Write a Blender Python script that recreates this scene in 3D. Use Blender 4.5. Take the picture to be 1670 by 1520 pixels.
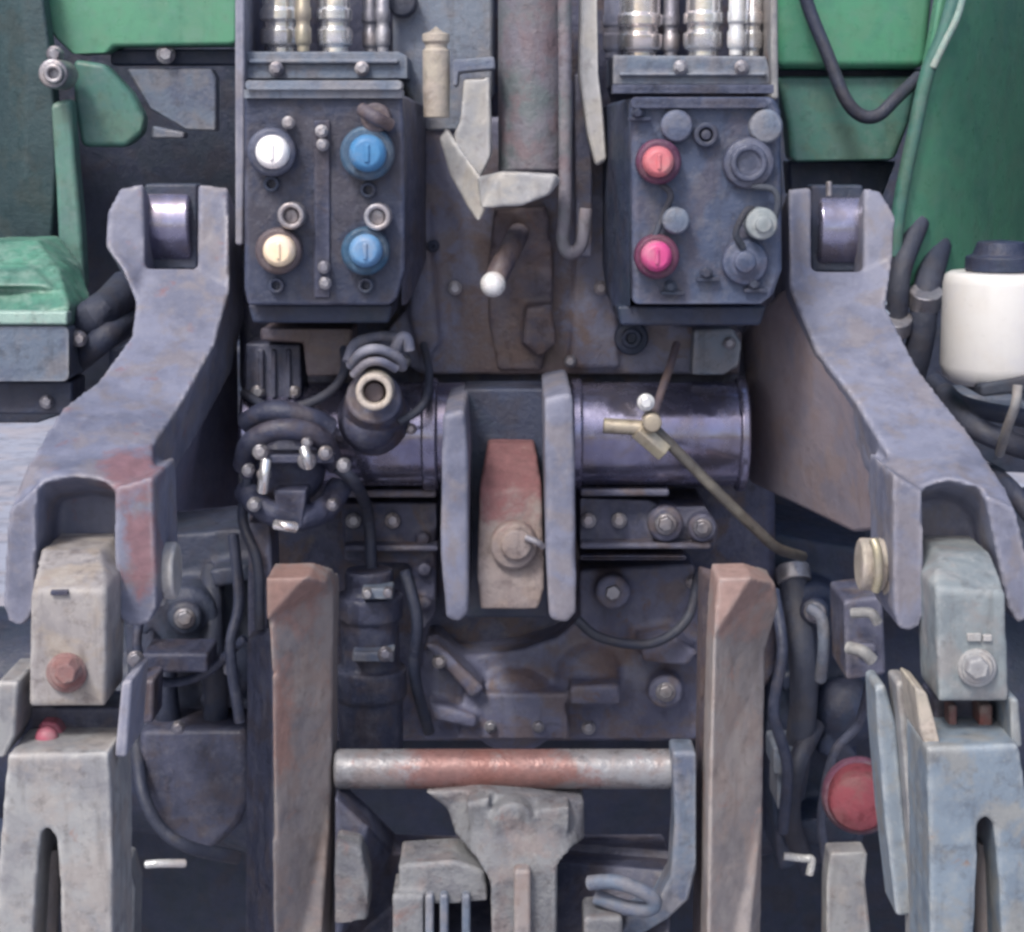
import bpy, bmesh, math, random
from mathutils import Vector, Matrix

random.seed(7)
C = bpy.context.scene
for o in list(bpy.data.objects):
    bpy.data.objects.remove(o)

# ------------------------------------------------------------------ camera
PITCH = math.radians(10)
ZC = 0.86                       # height of the picture's centre above the ground
DIST = 1.8
CAM = Vector((0, -DIST * math.cos(PITCH), ZC + DIST * math.sin(PITCH)))
LENS = 64.8
cd = bpy.data.cameras.new('camera')
cd.lens = LENS
cd.sensor_width = 36
cd.clip_start = 0.05
cd.clip_end = 500
cam = bpy.data.objects.new('camera', cd)
cam.location = CAM
cam.rotation_euler = (math.pi / 2 - PITCH, 0, 0)
C.collection.objects.link(cam)
C.camera = cam

# ------------------------------------------------------------------ light
SUN_EL, SUN_AZ = 50, 208        # degrees; the sun stands behind the camera, a little to the left
w = bpy.data.worlds.new('World')
C.world = w
w.use_nodes = True
nt = w.node_tree
for n in list(nt.nodes):
    nt.nodes.remove(n)
sky = nt.nodes.new('ShaderNodeTexSky')
sky.sky_type = 'NISHITA'
sky.sun_disc = False
sky.sun_elevation = math.radians(SUN_EL)
sky.sun_rotation = math.radians(SUN_AZ)
sky.dust_density = 4.0
sky.air_density = 1.0
bg = nt.nodes.new('ShaderNodeBackground')
bg.inputs[1].default_value = 0.12
wo = nt.nodes.new('ShaderNodeOutputWorld')
nt.links.new(sky.outputs[0], bg.inputs[0])
nt.links.new(bg.outputs[0], wo.inputs[0])
sl = bpy.data.lights.new('sun', 'SUN')
sl.energy = 1.5
sl.angle = math.radians(12)     # light veiled by cloud
sl.color = (1.0, 0.95, 0.88)
so = bpy.data.objects.new('sun', sl)
C.collection.objects.link(so)
az, el = math.radians(SUN_AZ), math.radians(SUN_EL)
to_sun = Vector((math.sin(az) * math.cos(el), math.cos(az) * math.cos(el), math.sin(el)))
so.rotation_euler = to_sun.to_track_quat('Z', 'Y').to_euler()
so.location = (0, -3, 5)

C.view_settings.view_transform = 'Standard'
C.view_settings.look = 'None'
C.view_settings.gamma = 1
C.view_settings.exposure = 0.62
C.render.engine = 'CYCLES'
C.cycles.max_bounces = 8
C.cycles.diffuse_bounces = 5
C.cycles.filter_width = 3.0      # the soft, low-resolution look of the phone picture
C.cycles.use_denoising = True

# ------------------------------------------------------------------ geometry helpers
FPX = LENS / 36 * 1670


def U(px, py, Y):
    """the point of the world plane y = Y seen at photo pixel (px, py)"""
    a, b = (px - 835) / FPX, -(py - 760) / FPX
    d = Vector((a, math.cos(PITCH) + b * math.sin(PITCH), -math.sin(PITCH) + b * math.cos(PITCH)))
    return CAM + d * ((Y - CAM.y) / d.y)


def R(r, Y):
    """metres covered by r photo pixels at depth Y"""
    return r * (Y - CAM.y) / FPX


CAST_TEX = bpy.data.textures.new('casting', 'CLOUDS')
CAST_TEX.noise_scale = .022
CAST_TEX.noise_depth = 3


def frame(axis):
    axis = axis.normalized()
    up = Vector((0, 0, 1)) if abs(axis.z) < 0.9 else Vector((1, 0, 0))
    u = axis.cross(up).normalized()
    return u, axis.cross(u).normalized()


class MB:
    """collects shapes, then links them as ONE mesh object"""

    def __init__(self):
        self.bm = bmesh.new()

    def slab(self, pts, Y, d, ext=None):
        """polygon given in photo pixels (each with its own depth if three numbers), pushed back by d"""
        bm = self.bm
        e = Vector((0, d, 0)) if ext is None else Vector(ext)
        P = [U(p[0], p[1], p[2] if len(p) > 2 else Y) for p in pts]
        a = [bm.verts.new(p) for p in P]
        b = [bm.verts.new(p + e) for p in P]
        n = len(a)
        fs = [bm.faces.new(a), bm.faces.new(b[::-1])]
        for i in range(n):
            fs.append(bm.faces.new((a[i], b[i], b[(i + 1) % n], a[(i + 1) % n])))
        big = [f for f in fs if len(f.verts) > 4]
        bmesh.ops.recalc_face_normals(bm, faces=fs)
        if big:
            bmesh.ops.triangulate(bm, faces=big)
        return self

    def rect(self, x0, y0, x1, y1, Y, d):
        return self.slab([(x0, y0), (x1, y0), (x1, y1), (x0, y1)], Y, d)

    def rrect(self, x0, y0, x1, y1, r, Y, d, n=4):
        pts = []
        for cx, cy, a0 in ((x1 - r, y0 + r, -90), (x1 - r, y1 - r, 0), (x0 + r, y1 - r, 90), (x0 + r, y0 + r, 180)):
            for k in range(n + 1):
                a = math.radians(a0 + 90 * k / n)
                pts.append((cx + r * math.cos(a), cy + r * math.sin(a)))
        return self.slab(pts, Y, d)

    def lathe(self, p, axis, prof, n=28, rot=0.0):
        """profile [(distance along the axis, radius)] turned about the axis through p"""
        bm = self.bm
        axis = axis.normalized()
        u, v = frame(axis)
        rings = []
        for t, r in prof:
            if r < 1e-6:
                rings.append([bm.verts.new(p + axis * t)])
            else:
                rings.append([bm.verts.new(p + axis * t + (u * math.cos(rot + 2 * math.pi * k / n) + v * math.sin(rot + 2 * math.pi * k / n)) * r) for k in range(n)])
        fs = []
        for A, B in zip(rings, rings[1:]):
            for k in range(n):
                q = []
                for x in (A[k % len(A)], A[(k + 1) % n % len(A)], B[(k + 1) % n % len(B)], B[k % len(B)]):
                    if x not in q:
                        q.append(x)
                if len(q) > 2:
                    fs.append(bm.faces.new(q))
        for rg in (rings[0], rings[-1]):
            if len(rg) > 1:
                fs.append(bm.faces.new(rg))
        bmesh.ops.recalc_face_normals(bm, faces=fs)
        return self

    def cyl(self, p, q, r, n=24):
        return self.lathe(p, q - p, [(0, r), ((q - p).length, r)], n)

    def disc(self, px, py, r, Y, l, n=28):
        """a stub of radius r pixels whose face looks at the camera's side, l metres long"""
        rr = R(r, Y)
        b = min(rr * .18, l * .4)
        return self.lathe(U(px, py, Y) + Vector((0, l, 0)), Vector((0, -1, 0)), [(0, rr), (l - b, rr), (l - b * .3, rr - b * .3), (l, rr - b)], n)

    def ring(self, px, py, r, ri, Y, l, n=30):
        ro, rn = R(r, Y), R(ri, Y)
        b = (ro - rn) * .25
        return self.lathe(U(px, py, Y) + Vector((0, l, 0)), Vector((0, -1, 0)),
                          [(0, rn), (0, ro), (l - b, ro), (l, ro - b), (l, rn + b), (l - b, rn), (.0005, rn)], n)

    def ball(self, px, py, r, Y, sq=1.0):
        rr = R(r, Y)
        k = 10
        prof = [(-rr * sq * math.cos(math.pi * i / k), rr * math.sin(math.pi * i / k) if 0 < i < k else 0) for i in range(k + 1)]
        return self.lathe(U(px, py, Y), Vector((0, -1, 0)), prof, 24)

    def hexn(self, px, py, r, Y, l, rot=.3):
        """hexagonal bolt head with its washer"""
        self.disc(px, py, r * 1.32, Y + l * .55, l * .45)
        rr = R(r, Y)
        return self.lathe(U(px, py, Y) + Vector((0, l, 0)), Vector((0, -1, 0)), [(0, rr), (l * .85, rr), (l, rr * .86)], 6, rot)

    def tube(self, pts, r, n=12, radii=None):
        """round bar or hose through photo points (px, py, depth)"""
        P = [U(*p) for p in pts]
        # Catmull-Rom smoothing
        Q = []
        if len(P) > 2:
            E = [P[0] * 2 - P[1]] + P + [P[-1] * 2 - P[-2]]
            for i in range(1, len(E) - 2):
                for k in range(6):
                    t = k / 6
                    a, b, c, d = E[i - 1], E[i], E[i + 1], E[i + 2]
                    Q.append(.5 * ((2 * b) + (c - a) * t + (2 * a - 5 * b + 4 * c - d) * t * t + (3 * b - a - 3 * c + d) * t ** 3))
            Q.append(P[-1])
        else:
            Q = P
        bm = self.bm
        u, v = frame(Q[1] - Q[0])
        rings = []
        for i, p in enumerate(Q):
            t = (Q[min(i + 1, len(Q) - 1)] - Q[max(i - 1, 0)]).normalized()
            u = (u - t * u.dot(t)).normalized()
            v = t.cross(u)
            rings.append([bm.verts.new(p + (u * math.cos(2 * math.pi * k / n) + v * math.sin(2 * math.pi * k / n)) * r) for k in range(n)])
        fs = [bm.faces.new(rings[0]), bm.faces.new(rings[-1])]
        for A, B in zip(rings, rings[1:]):
            for k in range(n):
                fs.append(bm.faces.new((A[k], A[(k + 1) % n], B[(k + 1) % n], B[k])))
        bmesh.ops.recalc_face_normals(bm, faces=fs)
        return self

    def grid(self, rows, ext):
        """thick curved sheet through rows of photo points"""
        bm = self.bm
        e = Vector(ext)
        A = [[bm.verts.new(U(*p)) for p in r] for r in rows]
        B = [[bm.verts.new(U(*p) + e) for p in r] for r in rows]
        m, n = len(A), len(A[0])
        fs = []
        for i in range(m - 1):
            for j in range(n - 1):
                fs.append(bm.faces.new((A[i][j], A[i][j + 1], A[i + 1][j + 1], A[i + 1][j])))
                fs.append(bm.faces.new((B[i][j], B[i + 1][j], B[i + 1][j + 1], B[i][j + 1])))
        edge = [(0, j) for j in range(n)] + [(i, n - 1) for i in range(1, m)] + [(m - 1, j) for j in range(n - 2, -1, -1)] + [(i, 0) for i in range(m - 2, 0, -1)]
        for (i, j), (k, l) in zip(edge, edge[1:] + edge[:1]):
            fs.append(bm.faces.new((A[i][j], B[i][j], B[k][l], A[k][l])))
        bmesh.ops.recalc_face_normals(bm, faces=fs)
        return self

    def build(self, name, m, parent=None, bevel=.003, label=None, cast=0.0):
        me = bpy.data.meshes.new(name)
        bm = self.bm
        # give the object an origin of its own at the middle of its shape
        lo = Vector([min(v.co[i] for v in bm.verts) for i in range(3)])
        hi = Vector([max(v.co[i] for v in bm.verts) for i in range(3)])
        org = (lo + hi) / 2
        bmesh.ops.translate(bm, verts=bm.verts, vec=-org)
        bm.to_mesh(me)
        bm.free()
        for p in me.polygons:
            p.use_smooth = True
        me.materials.append(m)
        o = bpy.data.objects.new(name, me)
        C.collection.objects.link(o)
        base = Vector((0, 0, 0))
        if parent is not None:
            o.parent = parent
            q = parent
            while q is not None:
                base += q.location
                q = q.parent
        o.location = org - base
        if cast:
            # one fused, slightly uneven surface with rounded edges, like a casting or forging
            md = o.modifiers.new('fuse', 'REMESH')
            md.mode = 'VOXEL'
            md.voxel_size = cast
            md.use_smooth_shade = True
            md = o.modifiers.new('round', 'SMOOTH')
            md.factor = .5
            md.iterations = 2
            md = o.modifiers.new('uneven', 'DISPLACE')
            md.texture = CAST_TEX
            md.texture_coords = 'LOCAL'
            md.strength = .0014
            md.mid_level = .5
        else:
            md = o.modifiers.new('edges', 'BEVEL')
            md.width = bevel
            md.segments = 3
            md.limit_method = 'ANGLE'
            md.angle_limit = math.radians(35)
            md.harden_normals = True
        if label:
            o['label'] = label
        return o


def thing(name, label, cat, loc, group=None):
    o = bpy.data.objects.new(name, None)
    o.empty_display_size = .05
    C.collection.objects.link(o)
    o.location = loc
    o['label'] = label
    o['category'] = cat
    if group:
        o['group'] = group
    return o


def tag(o, label, cat, group=None):
    o['label'] = label
    o['category'] = cat
    if group:
        o['group'] = group
    return o


# ------------------------------------------------------------------ materials
def mat(name, base, other=None, third=None, amount=.5, scale=16, rough=.55, metal=0.0, bump=.5, fine=160,
        rust=0.0, rustcol=(.17, .085, .075), dust=.35, dustcol=(.26, .26, .28), grime=.6, wear=0.0, wearcol=(.45, .45, .48), spec=.5, rustat=()):
    m = bpy.data.materials.new(name)
    m.use_nodes = True
    t = m.node_tree
    L = t.links.new
    b = t.nodes['Principled BSDF']
    tc = t.nodes.new('ShaderNodeTexCoord')
    oi = t.nodes.new('ShaderNodeObjectInfo')
    mul = t.nodes.new('ShaderNodeVectorMath')
    mul.operation = 'SCALE'
    mul.inputs['Scale'].default_value = 3.0
    L(oi.outputs['Location'], mul.inputs[0])
    add = t.nodes.new('ShaderNodeVectorMath')
    L(tc.outputs['Object'], add.inputs[0])
    L(mul.outputs[0], add.inputs[1])
    vec = add.outputs[0]
    mp = t.nodes.new('ShaderNodeMapping')
    mp.inputs['Scale'].default_value = (1, 1, .12)
    L(vec, mp.inputs['Vector'])

    def noise(s, det=6, ro=.6, dist=0.0, v=None):
        n = t.nodes.new('ShaderNodeTexNoise')
        n.inputs['Scale'].default_value = s
        n.inputs['Detail'].default_value = det
        n.inputs['Roughness'].default_value = ro
        n.inputs['Distortion'].default_value = dist
        L(v or vec, n.inputs['Vector'])
        return n.outputs['Fac']

    def ramp(v, lo, hi, a=0.0, z=1.0):
        n = t.nodes.new('ShaderNodeMapRange')
        n.inputs['From Min'].default_value = lo
        n.inputs['From Max'].default_value = hi
        n.inputs['To Min'].default_value = a
        n.inputs['To Max'].default_value = z
        L(v, n.inputs['Value'])
        return n.outputs[0]

    def mix(f, c1, c2):
        n = t.nodes.new('ShaderNodeMix')
        n.data_type = 'RGBA'
        for s, v in ((n.inputs['Factor'], f), (n.inputs['A'], c1), (n.inputs['B'], c2)):
            if isinstance(v, tuple):
                s.default_value = (*v, 1)
            elif isinstance(v, float):
                s.default_value = v
            else:
                L(v, s)
        return n.outputs['Result']

    lum = sum(base) / 3
    if other is None:
        other = tuple(c * .6 for c in base)
    if third is None:
        third = tuple(.55 * c + .45 * k * lum for c, k in zip(base, (1.15, .95, .9)))
    big = noise(scale, 8, .62, .5)
    col = mix(ramp(big, .58 - amount * .26, .66 - amount * .14), base, other)
    col = mix(ramp(noise(scale * 1.7, 7, .6, .3), .49, .60, 0, .85), col, third)
    rv = ramp(noise(scale * 4, 5), .3, .7, max(rough - .16, .04), min(rough + .16, 1))

    def mixf(f, a_, b_):
        n = t.nodes.new('ShaderNodeMix')
        L(f, n.inputs['Factor'])
        L(a_, n.inputs['A'])
        n.inputs['B'].default_value = b_
        return n.outputs['Result']

    if grime:
        dark = tuple(c * k for c, k in zip(base, (.40, .35, .34)))
        f1 = ramp(noise(scale * 4.2, 8, .7, .3), .53, .66, 0, grime)
        col = mix(f1, col, dark)                                                             # blots of old oil
        f2 = ramp(noise(scale * 5, 6, .6, .2, mp.outputs[0]), .55, .70, 0, grime * .8)
        col = mix(f2, col, dark)                                                             # runs
        rv = mixf(f1, rv, .2)
        rv = mixf(f2, rv, .24)
    if dust:
        f1 = ramp(noise(scale * 3.1, 9, .72), .5, .70, 0, dust)
        col = mix(f1, col, dustcol)
        rv = mixf(f1, rv, .92)
        col = mix(ramp(noise(scale * 13, 5, .7), .60, .70, 0, dust), col, dustcol)           # splashes of dried mud
    if rust:
        r1 = noise(scale * 1.3, 10, .7, .8)
        f = ramp(r1, .68 - rust * .4, .78 - rust * .34)
        rc = mix(noise(scale * 9, 6), tuple(c * .5 for c in rustcol), tuple(min(1, c * 1.7) for c in rustcol))
        col = mix(f, col, rc)
    for px, py, Y, rad, fx in rustat:           # a rust patch of its own place and size
        c = U(px, py, Y)
        ge = t.nodes.new('ShaderNodeNewGeometry')
        sb_ = t.nodes.new('ShaderNodeVectorMath')
        sb_.operation = 'SUBTRACT'
        sb_.inputs[1].default_value = c
        L(ge.outputs['Position'], sb_.inputs[0])
        sc_ = t.nodes.new('ShaderNodeVectorMath')
        sc_.operation = 'MULTIPLY'
        sc_.inputs[1].default_value = fx
        L(sb_.outputs[0], sc_.inputs[0])
        ln = t.nodes.new('ShaderNodeVectorMath')
        ln.operation = 'LENGTH'
        L(sc_.outputs[0], ln.inputs[0])
        near = ramp(ln.outputs['Value'], rad * 1.25, rad * .25, 0, .42)
        sm = t.nodes.new('ShaderNodeMath')
        L(near, sm.inputs[0])
        L(noise(scale * 2.4, 9, .68, .4), sm.inputs[1])
        rc = mix(noise(scale * 7, 6), tuple(c_ * .6 for c_ in rustcol), tuple(min(1, c_ * 1.6) for c_ in rustcol))
        col = mix(ramp(sm.outputs[0], .60, .80, 0, .85), col, rc)
    if wear:
        bv = t.nodes.new('ShaderNodeBevel')
        bv.samples = 4
        bv.inputs['Radius'].default_value = .007
        ge = t.nodes.new('ShaderNodeNewGeometry')
        dp = t.nodes.new('ShaderNodeVectorMath')
        dp.operation = 'DOT_PRODUCT'
        L(bv.outputs[0], dp.inputs[0])
        L(ge.outputs['Normal'], dp.inputs[1])
        e = ramp(dp.outputs['Value'], .995, .93)
        nn = t.nodes.new('ShaderNodeMath')
        nn.operation = 'MULTIPLY'
        L(e, nn.inputs[0])
        L(ramp(noise(scale * 3, 8, .7), .36, .6, 0, wear), nn.inputs[1])
        col = mix(nn.outputs[0], col, wearcol)
    hv = t.nodes.new('ShaderNodeHueSaturation')
    L(ramp(oi.outputs['Random'], 0, 1, .84, 1.16), hv.inputs['Value'])
    L(ramp(oi.outputs['Random'], 0, 1, 1.12, .86), hv.inputs['Saturation'])
    L(col, hv.inputs['Color'])
    col = hv.outputs[0]
    L(col, b.inputs['Base Color'])
    L(rv, b.inputs['Roughness'])
    b.inputs['Metallic'].default_value = metal
    b.inputs['Specular IOR Level'].default_value = spec
    if bump:
        b1 = t.nodes.new('ShaderNodeBump')
        b1.inputs['Strength'].default_value = bump
        b1.inputs['Distance'].default_value = .004
        L(noise(fine * .3, 6, .68), b1.inputs['Height'])
        b2 = t.nodes.new('ShaderNodeBump')
        b2.inputs['Strength'].default_value = bump * .7
        b2.inputs['Distance'].default_value = .002
        L(noise(fine * 1.6, 4, .6), b2.inputs['Height'])
        L(b1.outputs[0], b2.inputs['Normal'])
        L(b2.outputs[0], b.inputs['Normal'])
    return m


M = {}
M['cast'] = mat('grey_casting', (.100, .108, .176), (.066, .074, .130), (.120, .090, .090), wear=.5, wearcol=(.28, .28, .36))
M['castdark'] = mat('dark_casting', (.054, .062, .112), (.036, .044, .084), (.064, .056, .074), wear=.4, wearcol=(.20, .21, .29), dustcol=(.17, .17, .21))
M['black'] = mat('black_painted_steel', (.038, .050, .095), (.030, .044, .076), (.042, .045, .072), dust=.22, dustcol=(.10, .11, .15), grime=.35)
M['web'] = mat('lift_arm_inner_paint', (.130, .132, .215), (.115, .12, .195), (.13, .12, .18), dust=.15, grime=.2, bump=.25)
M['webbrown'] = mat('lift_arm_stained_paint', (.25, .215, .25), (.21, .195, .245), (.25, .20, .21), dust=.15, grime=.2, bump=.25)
M['plate'] = mat('blue_grey_plate', (.135, .175, .245), (.10, .125, .195), dust=.35, wear=.4)
M['arm'] = mat('lift_arm_paint', (.175, .190, .272), (.125, .138, .205), (.18, .17, .20), dust=.25, grime=.25, dustcol=(.32, .32, .37), wear=.6, wearcol=(.42, .41, .47), rust=.05, bump=.24)
M['armrust'] = mat('lift_arm_paint_with_rust', (.175, .190, .272), (.125, .138, .205), (.18, .17, .20), dust=.25, grime=.25, dustcol=(.32, .32, .37), wear=.6, wearcol=(.42, .41, .47), rustcol=(.19, .10, .115),
                   rustat=((212, 762, -.28, .032, (1, .8, .8)), (232, 900, -.31, .020, (1.2, .8, .5))), bump=.24)
M['green'] = mat('green_enamel', (.095, .305, .190), (.082, .260, .175), (.11, .28, .185), rough=.38, bump=.08, dust=.28, dustcol=(.17, .29, .27), grime=.22)
M['greendull'] = mat('dusty_green_enamel', (.090, .225, .190), (.085, .19, .18), (.11, .20, .165), rough=.5, bump=.12, dust=.45, dustcol=(.19, .26, .26), grime=.4)
M['lampgreen'] = mat('mottled_green_enamel', (.105, .285, .215), (.08, .20, .165), (.14, .27, .225), rough=.5, bump=.25, dust=.6, dustcol=(.30, .42, .38), grime=.6, wear=.7, wearcol=(.4, .52, .47))
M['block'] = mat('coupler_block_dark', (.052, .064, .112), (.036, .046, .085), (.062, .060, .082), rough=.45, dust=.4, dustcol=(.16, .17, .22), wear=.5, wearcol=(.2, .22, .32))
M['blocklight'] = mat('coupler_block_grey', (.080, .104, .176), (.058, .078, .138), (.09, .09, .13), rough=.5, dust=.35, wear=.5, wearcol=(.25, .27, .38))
M['steel'] = mat('worn_steel', (.40, .40, .44), (.24, .24, .29), rough=.4, metal=.6, bump=.3, dust=.3)
M['barsteel'] = mat('bare_bar_steel', (.34, .35, .38), (.25, .25, .27), (.28, .24, .24), rough=.34, metal=.25, bump=.35, dust=.4, rust=.10, rustcol=(.24, .125, .115),
                   rustat=((740, 1254, -.15, .046, (.75, .8, .8)), (850, 1258, -.15, .046, (.75, .8, .8))))
M['bright'] = mat('white_glint', (.80, .82, .82), (.62, .64, .67), rough=.3, metal=.35, bump=.08, dust=.15, grime=.2)
M['rod'] = mat('shaft_steel', (.32, .32, .45), (.24, .24, .36), (.27, .25, .31), rough=.20, metal=.8, bump=.05, dust=.12, grime=.3)
M['link'] = mat('weathered_grey_link', (.27, .28, .295), (.19, .195, .22), (.28, .26, .255), dust=.5, dustcol=(.36, .355, .35), rust=.12, rustcol=(.24, .14, .12), wear=.6, wearcol=(.6, .6, .6), bump=.24)
M['jaw'] = mat('rough_coupling_iron', (.175, .185, .205), (.12, .125, .15), (.19, .165, .17), rough=.65, bump=.8, dust=.5, dustcol=(.27, .28, .285), rust=.15, rustcol=(.16, .10, .095), wear=.5, wearcol=(.42, .43, .45), grime=.6)
M['linkblue'] = mat('faded_blue_link', (.195, .250, .315), (.155, .20, .26), (.235, .245, .25), dust=.45, dustcol=(.33, .35, .35), rust=.16, rustcol=(.22, .15, .12), grime=.5, wear=.6, wearcol=(.55, .58, .6), bump=.24)
M['linkhead'] = mat('faded_grey_green_link', (.245, .285, .31), (.19, .225, .255), (.25, .25, .26), dust=.5, dustcol=(.42, .43, .43), wear=.6, wearcol=(.55, .58, .6), grime=.45, bump=.24)
M['linkbeige'] = mat('stained_grey_link', (.30, .285, .29), (.22, .21, .225), (.31, .27, .235), dust=.5, dustcol=(.44, .42, .40), rust=.14, rustcol=(.22, .13, .12), wear=.6, wearcol=(.58, .57, .56), bump=.24)
M['rust'] = mat('rusty_iron', (.26, .18, .175), (.20, .105, .105), (.24, .19, .18), amount=.7, rough=.78, bump=.7, dust=.4, dustcol=(.33, .29, .28), rust=.36, rustcol=(.19, .080, .075))
M['rail'] = mat('rail_iron', (.275, .245, .245), (.205, .190, .205), (.26, .21, .20), amount=.5, rough=.65, grime=.4, dust=.35, dustcol=(.34, .325, .31), rust=.06, rustcol=(.27, .165, .145), wear=.5, wearcol=(.40, .38, .38),
               rustat=((478, 946, -.19, .050, (1, .6, .8)), (1205, 950, -.19, .055, (1, .6, .8)), (460, 1170, -.2, .03, (1, 1, .4))), bump=.22)
M['linkend'] = mat('rusted_link_end', (.235, .20, .20), (.18, .145, .15), (.25, .20, .185), rough=.75, bump=.6, dust=.4, dustcol=(.33, .30, .29), rust=.1, rustcol=(.155, .060, .068),
                  rustat=((832, 760, -.06, .055, (.7, .5, .9)),))
M['cover'] = mat('shaft_cover_paint', (.140, .150, .235), (.105, .112, .185), (.150, .122, .135), grime=.4, dust=.25, wear=.5, wearcol=(.28, .28, .36), rustcol=(.125, .088, .085), rustat=((850, 470, .03, .085, (1.3, .8, .7)), (850, 585, .05, .06, (.7, .8, 1)), (1010, 1070, .05, .032, (.6, .8, 1)), (860, 1100, .05, .028, (.6, .8, 1.2))))
M['trimgloss'] = mat('pale_teal_trim_and_gloss', (.30, .46, .42), (.24, .38, .36), dust=.4, dustcol=(.45, .52, .5), rough=.45)  # colour of the lamp trim and of the painted fender highlight
M['pipe'] = mat('rusted_pipe', (.155, .148, .185), (.115, .14, .155), (.16, .12, .14), rough=.6, dust=.3, rust=.16, rustcol=(.15, .085, .105), wear=.3)
M['brown'] = mat('brown_grease_iron', (.120, .098, .112), (.088, .080, .110), (.135, .095, .088), rough=.5, dust=.35, dustcol=(.2, .17, .16), rust=.2, rustcol=(.13, .075, .065))
M['hook'] = mat('galvanised_catch', (.36, .36, .38), (.27, .28, .30), (.35, .335, .315), rough=.5, metal=.1, dust=.35, dustcol=(.52, .51, .49), wear=.5, wearcol=(.66, .66, .67), grime=.45, bump=.25)
M['tan'] = mat('tan_sleeve', (.44, .40, .34), (.35, .32, .28), rough=.5, dust=.4)
M['rubber'] = mat('black_rubber', (.034, .044, .074), (.042, .052, .076), rough=.75, dust=.3, dustcol=(.08, .09, .11), bump=.5, grime=.2)
M['chrome'] = mat('bright_coupling_steel', (.80, .81, .83), (.60, .61, .64), rough=.2, metal=.8, bump=.05, dust=.12, grime=.25)
M['tealdark'] = mat('dark_teal_flap', (.055, .095, .108), (.045, .078, .092), (.06, .085, .09), rough=.6, dust=.25, dustcol=(.09, .12, .13), grime=.3)
M['white'] = mat('white_plastic', (.82, .82, .82), (.79, .79, .81), (.81, .80, .79), rough=.4, bump=.04, dust=.12, dustcol=(.66, .64, .60), grime=.06)
M['whitecap'] = mat('white_cap', (.88, .89, .90), (.85, .86, .88), rough=.45, bump=.05, dust=.06, grime=.08)
M['cream'] = mat('cream_cap', (.92, .74, .52), (.88, .66, .42), rough=.45, bump=.05, dust=.06, grime=.08)
M['blue'] = mat('blue_cap', (.065, .25, .50), (.050, .19, .41), rough=.5, bump=.08, dust=.15, grime=.25)
M['red'] = mat('red_cap', (.62, .13, .16), (.52, .11, .14), rough=.5, bump=.08, dust=.2, grime=.25)
M['pink'] = mat('pink_cap', (.72, .13, .34), (.62, .11, .28), rough=.5, bump=.08, dust=.15, grime=.2)
M['redtab'] = mat('crimson_tab', (.38, .06, .12), (.30, .05, .10), rough=.5, bump=.1, dust=.2, grime=.3)
M['redring'] = mat('dark_red_collar', (.15, .05, .10), (.10, .04, .085), rough=.55, dust=.25)
M['bluering'] = mat('dark_blue_collar', (.028, .09, .17), (.024, .07, .14), rough=.55, dust=.2)
M['dome'] = mat('dull_red_plastic', (.22, .042, .062), (.17, .036, .055), rough=.65, bump=.3, dust=.3, dustcol=(.20, .10, .12), spec=.25)
M['brass'] = mat('brass_fitting', (.40, .36, .25), (.30, .28, .22), rough=.4, metal=.5, bump=.2, dust=.3)
M['olive'] = mat('olive_brown_line', (.115, .108, .098), (.08, .078, .078), rough=.4, dust=.4, dustcol=(.26, .25, .22), bump=.1)
M['hose'] = mat('hydraulic_hose', (.034, .043, .078), (.040, .047, .074), rough=.6, dust=.25, dustcol=(.09, .10, .13), grime=.2)
M['ground'] = mat('pale_concrete', (.30, .32, .40), (.24, .25, .31), scale=3, rough=.85, fine=60, dust=.3)


# ------------------------------------------------------------------ setting
g = MB()
bmesh.ops.create_grid(g.bm, x_segments=2, y_segments=2, size=120)
gr = g.build('ground', M['ground'], bevel=.0001)
gr.location = (0, 0, 0)
gr['kind'] = 'structure'

# ------------------------------------------------------------------ the tractor
T = thing('tractor', 'green tractor close up from behind, grey rear housing between two lift arms', 'tractor', (0, .6, 0))


def part(name, m, mb, parent=T, bevel=.003, label=None, cast=0.0):
    return mb.build(name, m, parent, bevel, label, cast)


def parts(name, m, shapes, parent=T, bevel=.003, cast=0.0):
    return [part(name, m, q, parent, bevel, None, cast) for q in shapes]


# --- chassis masses and dark backing behind everything
hs = part('rear_housing', M['cast'], MB()
          .slab([(392, -120), (1262, -120), (1278, 300), (1282, 640), (1190, 700), (480, 700), (388, 640), (388, 300)], .10, .9), bevel=.012)
part('transmission_case', M['cast'], MB()
     .slab([(405, 640), (1265, 640), (1270, 1100), (1180, 1215), (500, 1215), (405, 1100)], .13, 1.0), bevel=.015)
ax = MB()
pa, pb = U(835, 1160, .42), U(835, 1160, .42)
ax.lathe(pa + Vector((-.80, 0, 0)), Vector((1, 0, 0)), [(0, .13), (.25, .13), (.45, .165), (.6, .2), (1.0, .2), (1.15, .165), (1.35, .13), (1.6, .13)], 32)
part('axle_housing', M['black'], ax)
part('underbody_and_ground_shade', M['black'], MB().rect(60, 1240, 1600, 1660, .60, 2.6), bevel=.02)  # tractor belly, widened into a dark sheet standing in for shaded ground
part('dark_backing', M['black'], MB().slab([(176, 560), (430, 560), (430, 1300), (196, 1300), (160, 1000)], .36, .05), bevel=.01)  # dark backing sheet added to close the bright gap beside the housing
part('dark_backing', M['black'], MB().slab([(1230, 560), (1480, 640), (1560, 820), (1570, 1300), (1230, 1300)], .36, .05), bevel=.01)  # same added dark backing on the right side
part('inner_mudguard', M['black'], MB().slab([(-260, -200), (405, -200), (405, 640), (240, 640), (150, 660), (60, 690), (-260, 690)], .58, .03), label='black inner mudguard behind the left lift arm')
part('inner_mudguard', M['black'], MB().slab([(1262, -200), (1930, -200), (1930, 780), (1640, 770), (1500, 690), (1262, 640)], 1.45, .03), label='black inner mudguard behind the right lift arm')


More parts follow.
